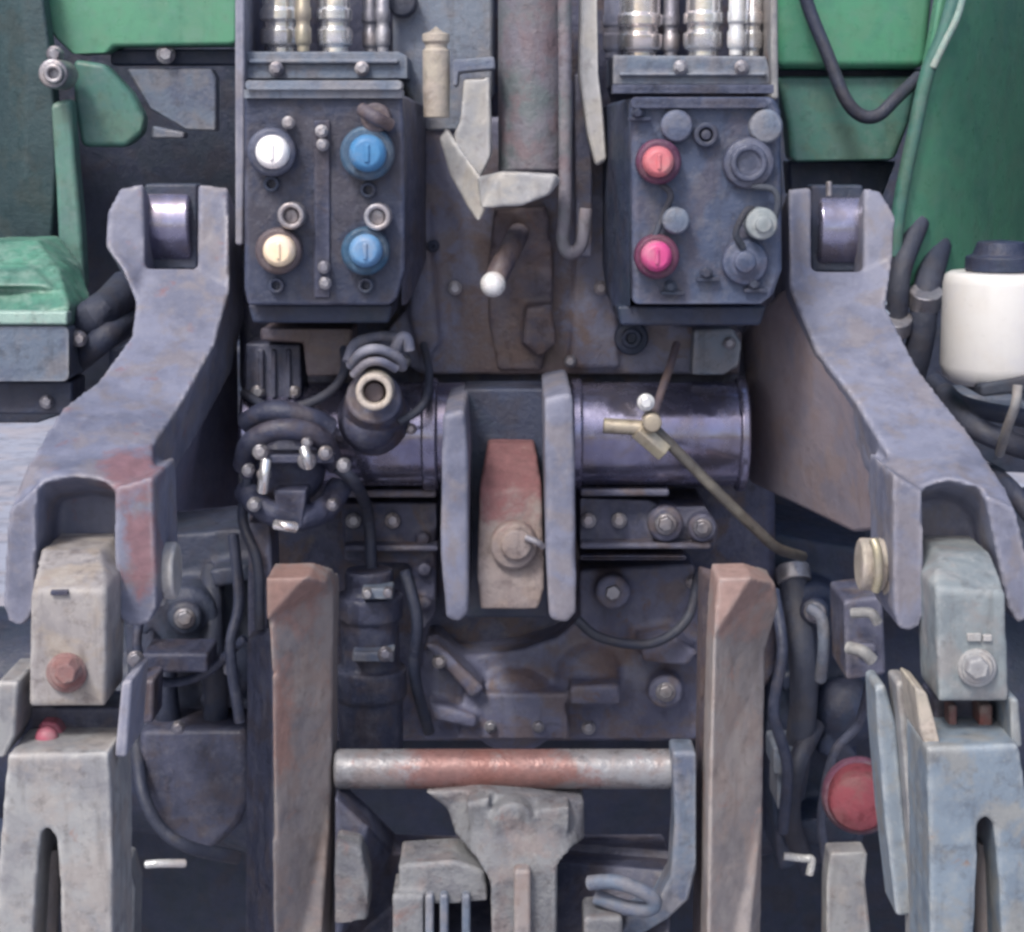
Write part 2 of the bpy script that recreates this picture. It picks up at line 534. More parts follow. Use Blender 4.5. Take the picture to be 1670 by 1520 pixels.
def tyre(x):
    t = MB()
    c = Vector((x, .55, .82))
    t.lathe(c + Vector((-.25, 0, 0)), Vector((1, 0, 0)), [(0, .42), (.0, .55), (.03, .72), (.10, .77), (.40, .77), (.47, .72), (.5, .55), (.5, .42)], 48)
    for k in range(20):
        for s in (-1, 1):
            a = 2 * math.pi * (k + (.5 if s > 0 else 0)) / 20
            rad = Vector((0, math.cos(a), math.sin(a)))
            tan = Vector((0, -math.sin(a), math.cos(a)))
            vs = []
            for (u, q) in ((.0, -.02), (.0, .03), (.24, .16), (.24, .10)):
                for h in (.755, .815):
                    vs.append(t.bm.verts.new(c + Vector((s * u, 0, 0)) + rad * h + tan * q))
            i = vs
            fs = [t.bm.faces.new(f) for f in ((i[0], i[2], i[4], i[6]), (i[1], i[3], i[5], i[7]), (i[0], i[1], i[3], i[2]), (i[2], i[3], i[5], i[4]), (i[4], i[5], i[7], i[6]), (i[6], i[7], i[1], i[0]))]
            bmesh.ops.recalc_face_normals(t.bm, faces=fs)
    o = t.build('rear_tyre', M['rubber'], T, .008)
    rm = MB()
    rm.lathe(c + Vector((-.2, 0, 0)), Vector((1, 0, 0)), [(0, .43), (.02, .40), (.15, .38), (.2, .12), (.2, .0)], 40)
    rm.build('rim', M['green'], o, .004)


tyre(-1.2)
tyre(1.2)

# --- green bodywork, upper left
part('fender_panel', M['green'], MB().slab([(40, -90), (388, -90), (386, 70), (372, 74), (185, 76), (176, 86), (118, 88), (90, 62), (60, 20), (44, -30)], .34, .05), bevel=.012)
fb = part('fender_bracket', M['plate'], MB().slab([(206, 112), (345, 112), (352, 126), (352, 214), (302, 212), (244, 178)], .36, .03))
part('bracket_foot', M['plate'], MB().slab([(248, 205), (300, 216), (300, 226), (246, 226)], .35, .03), fb)
part('fender_seam', M['black'], MB().rect(180, 80, 388, 106, .37, .03))
part('bolt', M['steel'], MB().hexn(269, 88, 12, .345, .014))
part('fender_panel', M['greendull'], MB().slab([(118, 96), (170, 104), (214, 150), (236, 192), (232, 218), (205, 240), (132, 240), (120, 170)], .33, .03), bevel=.008)
part('fender_edge', M['greendull'], MB().slab([(82, 168), (116, 160), (122, 250), (132, 360), (138, 470), (112, 500), (96, 430), (90, 300)], .30, .03), bevel=.006)
part('mudguard_flap', M['tealdark'], MB().grid([[(-140, -80, .5), (-40, -80, .36), (30, -80, .30), (62, -70, .30)],
                                             [(-140, 120, .5), (-40, 120, .36), (40, 120, .30), (86, 120, .30)],
                                             [(-140, 300, .5), (-60, 300, .36), (40, 290, .31), (92, 270, .31)],
                                             [(-140, 400, .5), (-60, 400, .38), (30, 400, .33), (84, 400, .33)]], (0, .03, 0)), bevel=.004)
fit = part('round_fitting', M['steel'], MB().disc(86, 120, 24, .26, .05).ring(86, 120, 16, 8, .25, .012).hexn(88, 88, 10, .27, .02))
lb = part('lamp_housing', M['lampgreen'], MB().slab([(-60, 395, .20), (60, 392, .20), (96, 440, .14), (112, 500, .08), (112, 534, .08), (-60, 534, .08)], .1, .1).slab([(-40, 430, .15), (50, 430, .15), (84, 470, .10), (-40, 470, .10)], .1, .05), cast=.003)
part('reflector', M['plate'], MB().rrect(-50, 532, 112, 622, 10, .075, .08), lb)
part('trim', M['trimgloss'], MB().rect(-60, 508, 110, 530, .070, .02), lb)
part('lamp_base', M['black'], MB().rect(-60, 622, 118, 676, .10, .06), lb)
part('bolt', M['steel'], MB().hexn(75, 656, 9, .09, .012), lb)
parts('hose', M['hose'], (MB().tube([(205, 470, .22), (178, 500, .15), (150, 520, .12), (100, 560, .2), (40, 600, .3)], .020), MB().tube([(220, 520, .22), (185, 540, .12), (140, 575, .13), (60, 640, .28)], .014)))
part('hose_fitting', M['steel'], MB().cyl(U(118, 552, .10), U(148, 545, .13), .009).hexn(128, 553, 10, .088, .012))

# --- green bodywork, upper right
part('fender_panel', M['green'], MB().slab([(1266, -90), (1530, -90), (1512, 96), (1508, 112), (1268, 112)], .36, .05), bevel=.01)
part('fender_shelf', M['greendull'], MB().slab([(1266, 124), (1500, 124), (1484, 200), (1460, 262), (1290, 264), (1284, 200)], .38, .05), bevel=.008)
part('fender_seam', M['black'], MB().rect(1266, 112, 1508, 128, .40, .03))
part('fender_seam', M['black'], MB().slab([(1286, 262), (1462, 262), (1440, 320), (1420, 345), (1290, 318)], .42, .05))
rows = []
for y, x0 in ((-90, 1545), (60, 1520), (180, 1496), (300, 1478), (400, 1466), (470, 1470)):
    rows.append([(x0 + (1770 - x0) * t, y + 20 * t * t, .30 + .58 * t ** 1.8) for t in (0, .06, .12, .2, .3, .4, .5, .65, .8, 1)])
part('fender', M['green'], MB().grid(rows, (0, .03, 0)), bevel=.006)
part('fender_lip', M['greendull'], MB().tube([(1572, -60, .29), (1540, 50, .29), (1512, 120, .29), (1488, 230, .29), (1468, 330, .29), (1458, 420, .29)], .008))
part('gloss_streak', M['trimgloss'], MB().tube([(1578, -40, .286), (1562, 24, .285), (1540, 70, .284), (1520, 112, .284)], .0045))  # painted gloss highlight: a pale tube along the fender edge
part('cable', M['hose'], MB().tube([(1300, -60, .33), (1318, 10, .33), (1350, 90, .32), (1378, 160, .31), (1404, 188, .31), (1432, 188, .31), (1462, 160, .32), (1500, 124, .35)], .0075))
part('cable', M['hose'], MB().tube([(1446, 600, .3), (1462, 520, .28), (1470, 440, .28), (1500, 360, .32)], .012))
part('cable', M['hose'], MB().tube([(1480, 640, .3), (1500, 560, .28), (1512, 470, .29), (1530, 400, .36)], .016))
part('spring', M['bright'], MB().tube([(1420, 486, .0), (1442, 494, .0), (1418, 502, .0), (1446, 512, -.0), (1420, 520, .0), (1440, 528, .0)], .0035))

# --- top of the housing
part('centre_plate', M['plate'], MB().slab([(640, -100), (806, -100), (806, 150), (770, 214), (690, 214), (662, 150), (640, 128)], .05, .09), bevel=.006)
part('bolt', M['hose'], MB().disc(655, 2, 24, .03, .03))
part('manifold', M['plate'], MB().slab([(400, 84), (650, 84), (664, 92), (664, 128), (400, 128)], -.02, .14).rect(404, 96, 650, 104, -.026, .03), bevel=.006)
part('manifold', M['plate'], MB().slab([(1000, 90), (1250, 92), (1262, 138), (1000, 138)], -.02, .14).rect(1010, 118, 1250, 124, -.026, .03), bevel=.006)
part('side_flange', M['arm'], MB().slab([(383, -100), (399, -100), (399, 250), (396, 400), (384, 400)], -.035, .15), bevel=.003)
part('side_flange', M['link'], MB().slab([(1256, -100), (1268, -100), (1270, 162), (1258, 162)], -.035, .15), bevel=.003)
for x, r, yb, Y, m in ((450, 34, 84, .025, 'chrome'), (492, 13, 84, -.005, 'brass'), (540, 28, 84, .02, 'chrome'), (596, 14, 84, .05, 'steel'), (620, 12, 84, .02, 'steel'),
                       (1050, 38, 90, .05, 'chrome'), (1154, 32, 90, .02, 'chrome'), (1203, 14, 90, -.005, 'bright'), (1234, 18, 90, .02, 'chrome'), (1006, 16, 90, .05, 'arm'), (1104, 14, 90, .05, 'steel')):
    q = U(x, yb, -.02)
    q.y = Y
    rr = R(r, Y)
    t = MB().lathe(q, Vector((0, 0, 1)), [(0, rr * .75), (.006, rr * .75), (.008, rr * .95), (.011, rr), (.022, rr), (.024, rr * .84), (.029, rr * .84), (.031, rr * 1.02), (.040, rr * 1.02), (.042, rr * .9), (.14, rr * .9)], 26)
    part('hydraulic_fitting', M[m], t, bevel=.001)


# --- coupler blocks
def cap(blk, x, y, r, m, ring, Y=-.165, l=.03, tab=True):
    if ring:
        part('collar', M[ring], MB().ring(x, y, r * 1.45, r * .8, Y + .016, .022), blk, .001)
    t = MB().lathe(U(x, y, Y) + Vector((0, l, 0)), Vector((0, -1, 0)),
                   [(0, R(r, Y)), (l * .75, R(r, Y)), (l * .9, R(r * .92, Y)), (l, R(r * .7, Y)), (l * 1.02, 0)], 30)
    if tab:
        t.slab([(x - r * .13, y - r * .5), (x + r * .13, y - r * .5), (x + r * .13, y + r * .5), (x - r * .13, y + r * .5)], Y - .0025, .006)
    return part('dust_cap', M[m], t, blk, .0012)


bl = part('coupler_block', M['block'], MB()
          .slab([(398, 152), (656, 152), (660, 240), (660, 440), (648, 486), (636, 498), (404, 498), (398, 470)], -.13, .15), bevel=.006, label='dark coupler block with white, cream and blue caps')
part('lid_hinge', M['plate'], MB().rrect(400, 131, 655, 146, 6, -.142, .03).rect(398, 146, 656, 160, -.136, .03), bl)
part('block_foot', M['black'], MB().slab([(404, 496), (640, 496), (634, 527), (412, 527)], -.10, .12), bl)
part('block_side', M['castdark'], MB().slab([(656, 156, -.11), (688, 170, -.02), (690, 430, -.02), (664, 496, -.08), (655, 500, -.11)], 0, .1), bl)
part('face_strip', M['castdark'], MB().rect(512, 196, 538, 486, -.133, .02), bl, .0015)
cap(bl, 442, 248, 27, 'whitecap', 'block')
cap(bl, 598, 250, 30, 'blue', 'bluering')
cap(bl, 453, 410, 26, 'cream', 'brown')
cap(bl, 595, 410, 27, 'blue', 'bluering')
for x, y in ((474, 352), (615, 354)):
    part('coupler', M['steel'], MB().ring(x, y, 22, 13, -.155, .028).disc(x, y, 13, -.147, .02), bl, .0008)
part('coupler', M['brown'], MB().disc(612, 192, 24, -.15, .03).tube([(590, 178, -.145), (612, 192, -.155), (636, 204, -.145)], .006), bl, .001)
for x, y in ((524, 214), (526, 236), (528, 436), (530, 462), (470, 200)):
    part('bolt', M['steel'], MB().hexn(x, y, 8, -.145, .010), bl, .0006)
for x, y in ((442, 300), (600, 310), (450, 466), (596, 466)):
    part('lever_slot', M['black'], MB().ring(x, y, 13, 7, -.137, .012), bl, .0006)

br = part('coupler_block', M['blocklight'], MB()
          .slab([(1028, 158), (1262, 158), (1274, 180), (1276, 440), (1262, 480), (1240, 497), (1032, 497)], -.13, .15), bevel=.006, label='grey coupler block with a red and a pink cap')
part('lid_hinge', M['block'], MB().rect(1000, 138, 1262, 152, -.12, .03).rrect(1030, 160, 1250, 176, 5, -.140, .03), br)
part('block_foot', M['black'], MB().slab([(1006, 499), (1250, 499), (1240, 531), (1012, 531)], -.10, .12), br)
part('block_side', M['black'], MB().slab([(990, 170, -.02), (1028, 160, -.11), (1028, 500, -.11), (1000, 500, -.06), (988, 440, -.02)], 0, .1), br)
cap(br, 1075, 264, 25, 'red', 'redring')
cap(br, 1072, 419, 25, 'pink', 'redring')
part('coupler', M['plate'], MB().disc(1103, 360, 22, -.152, .03), br, .0015)
part('coupler', M['linkhead'], MB().disc(1243, 365, 26, -.152, .03).disc(1246, 366, 14, -.157, .02), br, .0015)
part('coupler', M['block'], MB().disc(1222, 266, 42, -.142, .03).ring(1222, 266, 30, 20, -.147, .02), br, .0015)
part('coupler', M['blocklight'], MB().disc(1104, 205, 26, -.140, .02), br, .001)
part('coupler', M['black'], MB().ring(1152, 220, 20, 11, -.140, .03).disc(1152, 220, 8, -.14, .02), br, .001)
part('coupler', M['plate'], MB().disc(1250, 206, 27, -.142, .03), br, .0015)
part('coupler', M['blocklight'], MB().disc(1216, 428, 38, -.140, .03).disc(1216, 428, 18, -.148, .02), br, .001)
parts('cap_strap', M['rubber'], (MB().tube([(1226, 304, -.14), (1262, 310, -.145), (1268, 340, -.145), (1250, 385, -.14)], .003),
                                 MB().tube([(1212, 405, -.14), (1200, 380, -.145), (1216, 345, -.145), (1228, 340, -.14)], .003),
                                 MB().tube([(1078, 300, -.14), (1094, 318, -.145), (1082, 350, -.14), (1068, 388, -.145)], .003)), br, .0005)
for x, y in ((1094, 468), (1152, 446), (1230, 464), (1040, 184)):
    part('bolt', M['black'], MB().hexn(x, y, 8, -.142, .01).rect(x - 16, y + 7, x + 22, y + 13, -.138, .01), br, .0006)

# --- left lift arm
al = part('lift_arm', M['armrust'], MB()
          .slab([(172, 400, .0), (173, 350, .01), (194, 308, .02), (234, 298, .02), (236, 438, .0), (322, 438, .0), (322, 300, .02), (372, 305, .02), (374, 470, -.02),
                 (350, 560, -.08), (294, 660, -.16), (248, 728, -.24), (252, 786, -.28), (186, 800, -.3), (170, 784, -.3), (120, 776, -.3), (72, 786, -.3), (60, 806, -.3), (14, 836, -.3),
                 (45, 757, -.28), (100, 667, -.2), (160, 622, -.13), (214, 548, -.07), (221, 490, -.03), (200, 440, -.02)], 0, 0, (0, .09, -.04))
          .slab([(62, 792), (14, 832), (6, 940), (6, 990), (14, 1014), (30, 1022), (46, 1014), (56, 990), (58, 940)], -.31, .10)
          .slab([(186, 796), (250, 778), (257, 950), (255, 992), (244, 1014), (222, 1024), (200, 1016), (188, 992)], -.31, .10)
          .rect(54, 780, 192, 900, -.235, .04), label='left lift arm with rust at its fork', cast=.0028)
part('arm_web', M['web'], MB().slab([(372, 466, -.01), (386, 470, .08), (390, 826, .08), (300, 836, -.05), (247, 832, -.2), (244, 738, -.235), (292, 664, -.155), (347, 564, -.075)], 0, 0, (-.006, .035, 0)), al, .006)
part('arm_web', M['black'], MB().slab([(236, 300, .05), (322, 300, .05), (322, 440, .05), (236, 440, .05)], .05, .03), al)
part('shaft_boss', M['rod'], MB().cyl(U(239, 368, .075), U(319, 368, .075), R(66, .075), 40), al, .004)
part('pin', M['hook'], MB().cyl(U(248, 930, -.27), U(268, 930, -.27), R(62, -.27), 8).cyl(U(268, 930, -.27), U(290, 930, -.27), R(48, -.27), 24), al, .003)

# --- right lift arm
ar = part('lift_arm', M['arm'], MB()
          .slab([(1286, 308, .02), (1324, 304, .02), (1324, 442, .0), (1408, 442, .0), (1408, 306, .02), (1436, 312, .02), (1460, 352, .01), (1456, 420, .0), (1444, 500, -.04), (1500, 606, -.12),
                 (1580, 706, -.2), (1640, 796, -.28), (1658, 836, -.3), (1610, 812, -.3), (1596, 792, -.3), (1550, 782, -.3), (1512, 792, -.3), (1503, 806, -.3), (1456, 788, -.28), (1448, 742, -.24), (1398, 658, -.16), (1330, 570, -.08), (1288, 470, -.02)], 0, 0, (0, .09, -.04))
          .slab([(1456, 772), (1504, 800), (1508, 940), (1508, 996), (1502, 1020), (1484, 1032), (1466, 1024), (1458, 998), (1457, 940)], -.31, .10)
          .slab([(1606, 806), (1656, 828), (1680, 930), (1684, 990), (1674, 1014), (1658, 1016), (1644, 992), (1624, 900)], -.31, .10)
          .rect(1500, 784, 1620, 900, -.235, .04), label='right lift arm in clean grey paint', cast=.0028)
part('arm_web', M['webbrown'], MB().slab([(1287, 466, .0), (1331, 572, -.075), (1400, 662, -.155), (1450, 748, -.235), (1457, 866, -.22), (1396, 872, -.1), (1222, 788, .08), (1212, 540, .08)], 0, 0, (.006, .035, 0)), ar, .006)
part('arm_web', M['black'], MB().slab([(1322, 302, .05), (1408, 302, .05), (1408, 444, .05), (1322, 444, .05)], .05, .03), ar)
part('shaft_boss', M['rod'], MB().cyl(U(1327, 374, .075), U(1405, 374, .075), R(66, .075), 40), ar, .004)
part('grease_nipple', M['steel'], MB().cyl(U(1352, 320, .02), U(1352, 296, .02), .003, 12), ar, .001)
part('pin', M['tan'], MB().cyl(U(1442, 920, -.27), U(1462, 920, -.27), R(56, -.27), 8).cyl(U(1400, 920, -.27), U(1442, 920, -.27), R(44, -.27), 24), ar, .003)
part('pin_clip', M['brass'], MB().tube([(1424, 880, -.295), (1431, 900, -.30), (1433, 940, -.30), (1428, 964, -.295)], .004), ar, .001)

# --- rock shaft and its middle
part('rock_shaft', M['rod'], MB().cyl(U(400, 708, .03), U(1205, 708, .03), R(86, .03), 48), bevel=.004)
parts('shaft_collar', M['rod'], [MB().cyl(U(a, 708, .028), U(b, 708, .028), R(r, .028), 48) for a, b, r in ((1198, 1214, 95), (930, 948, 93), (690, 716, 93))])
part('lug', M['arm'], MB().slab([(722, 676), (758, 668), (764, 760), (764, 1000), (750, 1016), (728, 1010), (718, 900)], -.17, .18), cast=.0035, label='left of the two upright lugs holding the rusty link end')
part('lug', M['arm'], MB().slab([(888, 650), (934, 640), (938, 760), (940, 1000), (924, 1018), (896, 1010), (890, 900)], -.17, .18), cast=.0035, label='right of the two upright lugs holding the rusty link end')
part('lug_gap_dark', M['black'], MB().rect(756, 634, 894, 1008, -.034, .06))  # gap between the lugs darkened by an added black sheet
part('shaft_cover', M['cover'], MB().slab([(664, 190), (1004, 190), (1004, 420), (1010, 520), (1212, 540), (1206, 612), (690, 612), (610, 566), (664, 500)], .055, .06)
     .slab([(668, 330), (700, 330), (716, 560), (690, 600), (668, 520)], .045, .03).slab([(944, 330), (1000, 330), (1000, 440), (1010, 600), (930, 600)], .047, .03), cast=.004)
part('cover_plate', M['plate'], MB().slab([(1132, 538), (1196, 536), (1210, 560), (1204, 598), (1180, 612), (1128, 612)], .03, .03))
for x, y, r in ((1030, 552, 28), (1152, 548, 12), (706, 402, 10)):
    part('plug', M['black'], MB().disc(x, y, r, .04, .02).ring(x, y, r * .6, r * .3, .035, .01), bevel=.001)
parts('housing_rib', M['cast'], [MB().rect(*q, .12) for q in ((560, 800, 712, 812, .02), (560, 890, 715, 900, .03), (946, 798, 1092, 810, .0), (946, 886, 1160, 896, .0), (946, 906, 1120, 914, .01))])
vb = part('valve_body', M['cast'], MB().slab([(946, 812), (1060, 816), (1080, 828), (1150, 826), (1172, 860), (1168, 886), (946, 886)], .02, .1).disc(1086, 856, 30, .0, .04).disc(1146, 862, 24, .0, .04), bevel=.005)
part('bolt', M['steel'], MB().hexn(1086, 856, 14, -.012, .014), vb, .001)
part('bolt', M['steel'], MB().hexn(1146, 862, 12, -.012, .014), vb, .001)
part('lower_casting', M['cover'], MB().slab([(946, 930), (1130, 920), (1150, 960), (1150, 1206), (690, 1206), (690, 1060), (770, 1070), (850, 1060), (910, 1040), (946, 1010)], .075, .14)
     .ball(838, 1150, 82, .09, .9).slab([(756, 1130), (920, 1130), (930, 1206), (746, 1206)], .045, .08).ball(1060, 1120, 96, .10, .6).ball(1010, 1000, 80, .10, .55).ball(1110, 980, 54, .09, .5)
     .ball(730, 1120, 58, .08, .6).ball(960, 1100, 60, .08, .6).slab([(690, 1050), (712, 1050), (790, 1124), (770, 1140)], .03, .08).slab([(930, 1120), (1010, 1116), (1010, 1150), (930, 1150)], .03, .06)
     .slab([(1040, 1046), (1096, 1036), (1140, 1064), (1120, 1086), (1050, 1080)], .03, .08).slab([(700, 1146), (780, 1170), (776, 1190), (700, 1172)], .03, .08)
     .disc(1000, 968, 30, .05, .05).disc(1086, 1130, 30, .04, .06), cast=.0035)
parts('bolt', M['steel'], [MB().hexn(x, y, r, Y, .012) for x, y, r, Y in ((1000, 968, 14, .045), (1086, 1130, 13, .03), (716, 1080, 9, .02), (960, 1188, 9, .06), (1130, 950, 9, .06), (800, 1186, 8, .035), (878, 1186, 8, .035))], bevel=.0008)
parts('oil_line', M['hose'], [MB().tube(*q) for q in (([(660, 930, .0), (680, 1010, -.01), (676, 1100, .0), (700, 1196, .03)], .006), ([(940, 1010, .02), (980, 1040, .01), (1060, 1050, .01), (1120, 1010, .02), (1140, 930, .05)], .005))])
part('bearing_cap', M['cast'], MB().slab([(556, 820), (712, 820), (712, 1000), (690, 1030), (670, 920), (560, 915)], .05, .1).disc(690, 880, 12, .04, .02).disc(692, 930, 12, .04, .02).disc(692, 985, 12, .04, .02), cast=.003)

# --- control valve with the pale ring, left of the middle
cv = part('control_valve', M['cast'], MB().lathe(U(610, 700, .02), U(610, 640, -.08) - U(610, 700, .02), [(0, R(62, .0)), (.04, R(60, 0)), (.07, R(50, 0)), (.10, R(44, 0))], 30).ball(604, 690, 46, -.04), bevel=.003)
part('valve_ring', M['tan'], MB().ring(610, 640, 31, 20, -.125, .03), cv, .0015)
part('valve_stem', M['brown'], MB().disc(610, 640, 17, -.112, .04), cv, .001)
parts('spring_coil', M['arm'], [MB().tube(*q) for q in (([(572, 596, -.08), (592, 574, -.1), (620, 570, -.1), (650, 584, -.09), (656, 600, -.08)], .005),
      ([(576, 612, -.1), (598, 592, -.11), (622, 590, -.11), (646, 602, -.1)], .004), ([(640, 580, -.08), (652, 552, -.08), (664, 552, -.08), (668, 572, -.08)], .005), ([(566, 590, -.07), (580, 560, -.06), (620, 548, -.05), (648, 552, -.06)], .005))], cv, .0005)
part('valve_bracket', M['brown'], MB().slab([(424, 536), (575, 536), (575, 612), (500, 615), (494, 560), (424, 556)], -.03, .06))
part('side_bracket', M['castdark'], MB().slab([(400, 560), (490, 562), (492, 650), (520, 668), (400, 680)], -.0, .06).rect(420, 570, 430, 650, -.006, .02).rect(442, 570, 450, 650, -.006, .02).rect(466, 570, 474, 650, -.006, .02))
hc = part('hose_cluster', M['castdark'], MB().ball(470, 765, 62, -.04, .7).tube([(402, 690, -.04), (440, 672, -.06), (500, 680, -.06), (540, 700, -.05)], .011).tube([(396, 760, -.05), (410, 720, -.08), (460, 700, -.09), (520, 712, -.08), (548, 760, -.05)], .010)
          .tube([(400, 800, -.05), (430, 830, -.08), (480, 846, -.08), (530, 830, -.06), (556, 790, -.04)], .012).rect(430, 742, 545, 756, -.09, .04).slab([(446, 800), (500, 800), (492, 862), (452, 862)], -.09, .06), bevel=.002)
rs = [(424, 738, 10), (500, 752, 12), (530, 740, 9), (430, 775, 9), (404, 768, 8), (414, 824, 9), (542, 824, 8), (560, 760, 9), (500, 722, 7)]
for x, y, r in rs:
    part('hose_nut', M['steel'], MB().hexn(x, y, r, -.105, .018, random.random()), hc, .0008)
for x, y, dx, dy in ((500, 746, 4, 14), (431, 776, -3, 26), (466, 858, 16, 2)):
    part('hose_clip', M['chrome'], MB().tube([(x - dx, y - dy, -.12), (x, y, -.125), (x + dx, y + dy, -.12)], .005), hc, .0005)
part('hose_bracket', M['cast'], MB().slab([(404, 852), (440, 850), (444, 930), (436, 1040), (404, 1040)], -.06, .06))

for x, y, Y, dx, dy in ((190, 488, .185, -12, 14), (196, 530, .16, -16, 8), (1458, 540, .283, 2, -14), (1508, 500, .284, 2, -16), (300, 884, .2, -3, 16), (350, 884, .2, -1, 16), (1291, 924, .139, 3, 16)):
    part('hose_ferrule', M['steel'], MB().cyl(U(x, y, Y - .002), U(x + dx * 1.6, y + dy * 1.6, Y - .012), .0185), bevel=.002)
# small steel bolts added on the housing for bright glints
parts('bolt', M['steel'], [MB().hexn(x, y, r, Y, .012, random.random()) for x, y, r, Y in ((680, 300, 9, .085), (742, 470, 9, .04), (980, 470, 9, .035), (1190, 560, 8, .02), (660, 590, 8, .04), (930, 590, 8, .035),  # added bolts, there for their glints
      (420, 640, 9, -.012), (480, 640, 8, -.012), (576, 850, 10, .035), (640, 850, 10, .035), (600, 770, 8, .0), (960, 850, 10, .005), (1010, 850, 10, .005), (670, 700, 7, -.03), (1110, 110, 9, -.035), (1210, 110, 9, -.035), (450, 112, 9, -.035), (590, 112, 9, -.035))], bevel=.0008)
parts('cable', M['hose'], [MB().tube(*q) for q in (([(396, 640, .0), (450, 668, -.05), (520, 650, -.06), (560, 610, -.05), (560, 556, -.02)], .0045), ([(548, 760, -.06), (580, 790, -.05), (600, 840, .01), (606, 930, .01)], .006),
      ([(404, 780, -.06), (396, 850, -.06), (420, 920, -.08), (424, 1030, -.1)], .005), ([(690, 560, .04), (700, 610, .0), (690, 660, -.06), (650, 690, -.07)], .004))])

# --- hydraulic cylinder left of the coupling
hcyl = MB()
q = U(606, 1230, .0)
hcyl.lathe(q, Vector((0, 0, 1)), [(0, .032), (.06, .032), (.062, .036), (.09, .036), (.092, .029), (.14, .029), (.142, .033), (.165, .033), (.167, .024), (.19, .024)], 30)
part('hydraulic_cylinder', M['castdark'], hcyl, cast=.0025)
parts('cylinder_collar', M['plate'], (MB().rect(574, 1064, 642, 1080, -.045, .03), MB().rect(590, 960, 640, 978, -.04, .03)), bevel=.002)
parts('bolt', M['steel'], (MB().hexn(628, 1068, 10, -.055, .012), MB().disc(598, 970, 8, -.050, .012), MB().disc(632, 968, 8, -.050, .012)))

# --- pale pieces and hoses low on both sides
parts('hose', M['hose'], [MB().tube(*q) for q in (([(300, 880, .2), (276, 1000, .16), (268, 1120, .12), (290, 1250, .14)], .014), ([(350, 880, .2), (344, 1020, .12), (352, 1160, .12), (340, 1300, .16)], .013),
      ([(222, 1200, .1), (232, 1290, .06), (262, 1350, .05), (310, 1382, .05), (390, 1400, .08)], .007))])
part('side_casting', M['black'], MB().slab([(196, 880), (420, 860), (424, 1200), (340, 1180), (260, 1190), (210, 1150)], .16, .2).disc(300, 1010, 56, .11, .08).disc(300, 1010, 30, .09, .08).ball(370, 1090, 50, .14, .8)
     .slab([(216, 1020), (260, 960), (280, 968), (236, 1040)], .11, .06).slab([(340, 930), (410, 920), (410, 946), (350, 960)], .12, .06).slab([(330, 1130), (410, 1140), (410, 1160), (326, 1150)], .12, .06), cast=.004)
part('side_casting', M['black'], MB().slab([(1250, 870), (1440, 900), (1446, 1240), (1400, 1400), (1270, 1420), (1250, 1200)], .16, .2).disc(1330, 1000, 50, .11, .08).disc(1330, 1000, 26, .09, .08).ball(1380, 1160, 60, .14, .8)
     .slab([(1270, 1100), (1330, 1080), (1340, 1110), (1280, 1130)], .11, .06).slab([(1280, 1340), (1390, 1330), (1400, 1370), (1280, 1385)], .10, .08).slab([(1340, 1200), (1400, 1230), (1390, 1256), (1330, 1226)], .12, .06), cast=.004)
parts('brake_line', M['block'], [MB().tube(*q) for q in (([(212, 900, .08), (230, 980, .06), (224, 1060, .05), (260, 1110, .06), (330, 1100, .08), (400, 1040, .06)], .005), ([(380, 870, .1), (390, 980, .08), (376, 1060, .06), (392, 1180, .05)], .006),
      ([(1262, 960, .08), (1276, 1060, .05), (1262, 1160, .04), (1284, 1250, .04), (1276, 1360, .04)], .006), ([(1420, 1110, .0), (1400, 1180, .02), (1360, 1230, .03), (1340, 1330, .04), (1350, 1420, .04)], .005))])
part('valve_stack', M['plate'], MB().rrect(1262, 1220, 1312, 1262, 6, .09, .06).rrect(1268, 1262, 1306, 1320, 4, .10, .06), bevel=.003)
part('brake_drum', M['castdark'], MB().slab([(226, 1192), (404, 1190), (406, 1300), (392, 1345), (360, 1378), (316, 1390), (272, 1376), (238, 1340), (226, 1290)], .08, .2), bevel=.014)
part('bracket', M['cast'], MB().slab([(205, 1112), (252, 1108), (250, 1180), (212, 1184)], -.04, .05), bevel=.004)
part('bracket', M['castdark'], MB().rect(230, 1066, 340, 1098, .03, .06), bevel=.004)
for x, y, r in ((220, 1076, 11), (290, 1188, 9)):
    part('bolt', M['steel'], MB().hexn(x, y, r, -.02, .012), bevel=.0008)
parts('hose', M['hose'], [MB().tube(*q) for q in (([(1290, 920, .14), (1306, 1040, .10), (1310, 1150, .10), (1290, 1300, .12)], .015), ([(1330, 1180, .12), (1300, 1250, .08), (1290, 1340, .08), (1320, 1420, .1)], .011))])
part('brake_line', M['plate'], MB().tube([(1318, 990, -.02), (1340, 1010, -.03), (1343, 1060, -.03), (1338, 1110, -.01)], .006))
part('bracket', M['cast'], MB().slab([(1376, 980), (1440, 972), (1446, 1100), (1380, 1110)], -.1, .08).rect(1396, 1050, 1430, 1066, -.11, .03), bevel=.004)
parts('bracket_clip', M['link'], [MB().tube(*q) for q in (([(1382, 1056, -.12), (1406, 1062, -.13), (1424, 1078, -.13)], .006), ([(1390, 1000, -.12), (1420, 1000, -.13), (1432, 1016, -.13)], .005))], bevel=.001)
parts('bolt', M['steel'], (MB().hexn(1288, 1240, 11, .08, .012), MB().hexn(1330, 1000, 14, .08, .012), MB().hexn(300, 1010, 14, .08, .012), MB().hexn(372, 1090, 10, .10, .012)))
pc = part('protective_cap', M['dome'], MB().lathe(U(1402, 1292, -.06), Vector((-.2, -1, .05)), [(0, R(54, -.1)), (.03, R(54, -.1)), (.038, R(48, -.1)), (.042, R(30, -.1)), (.043, 0)], 36), bevel=.002, label='dull red round cap beside the right lift link')
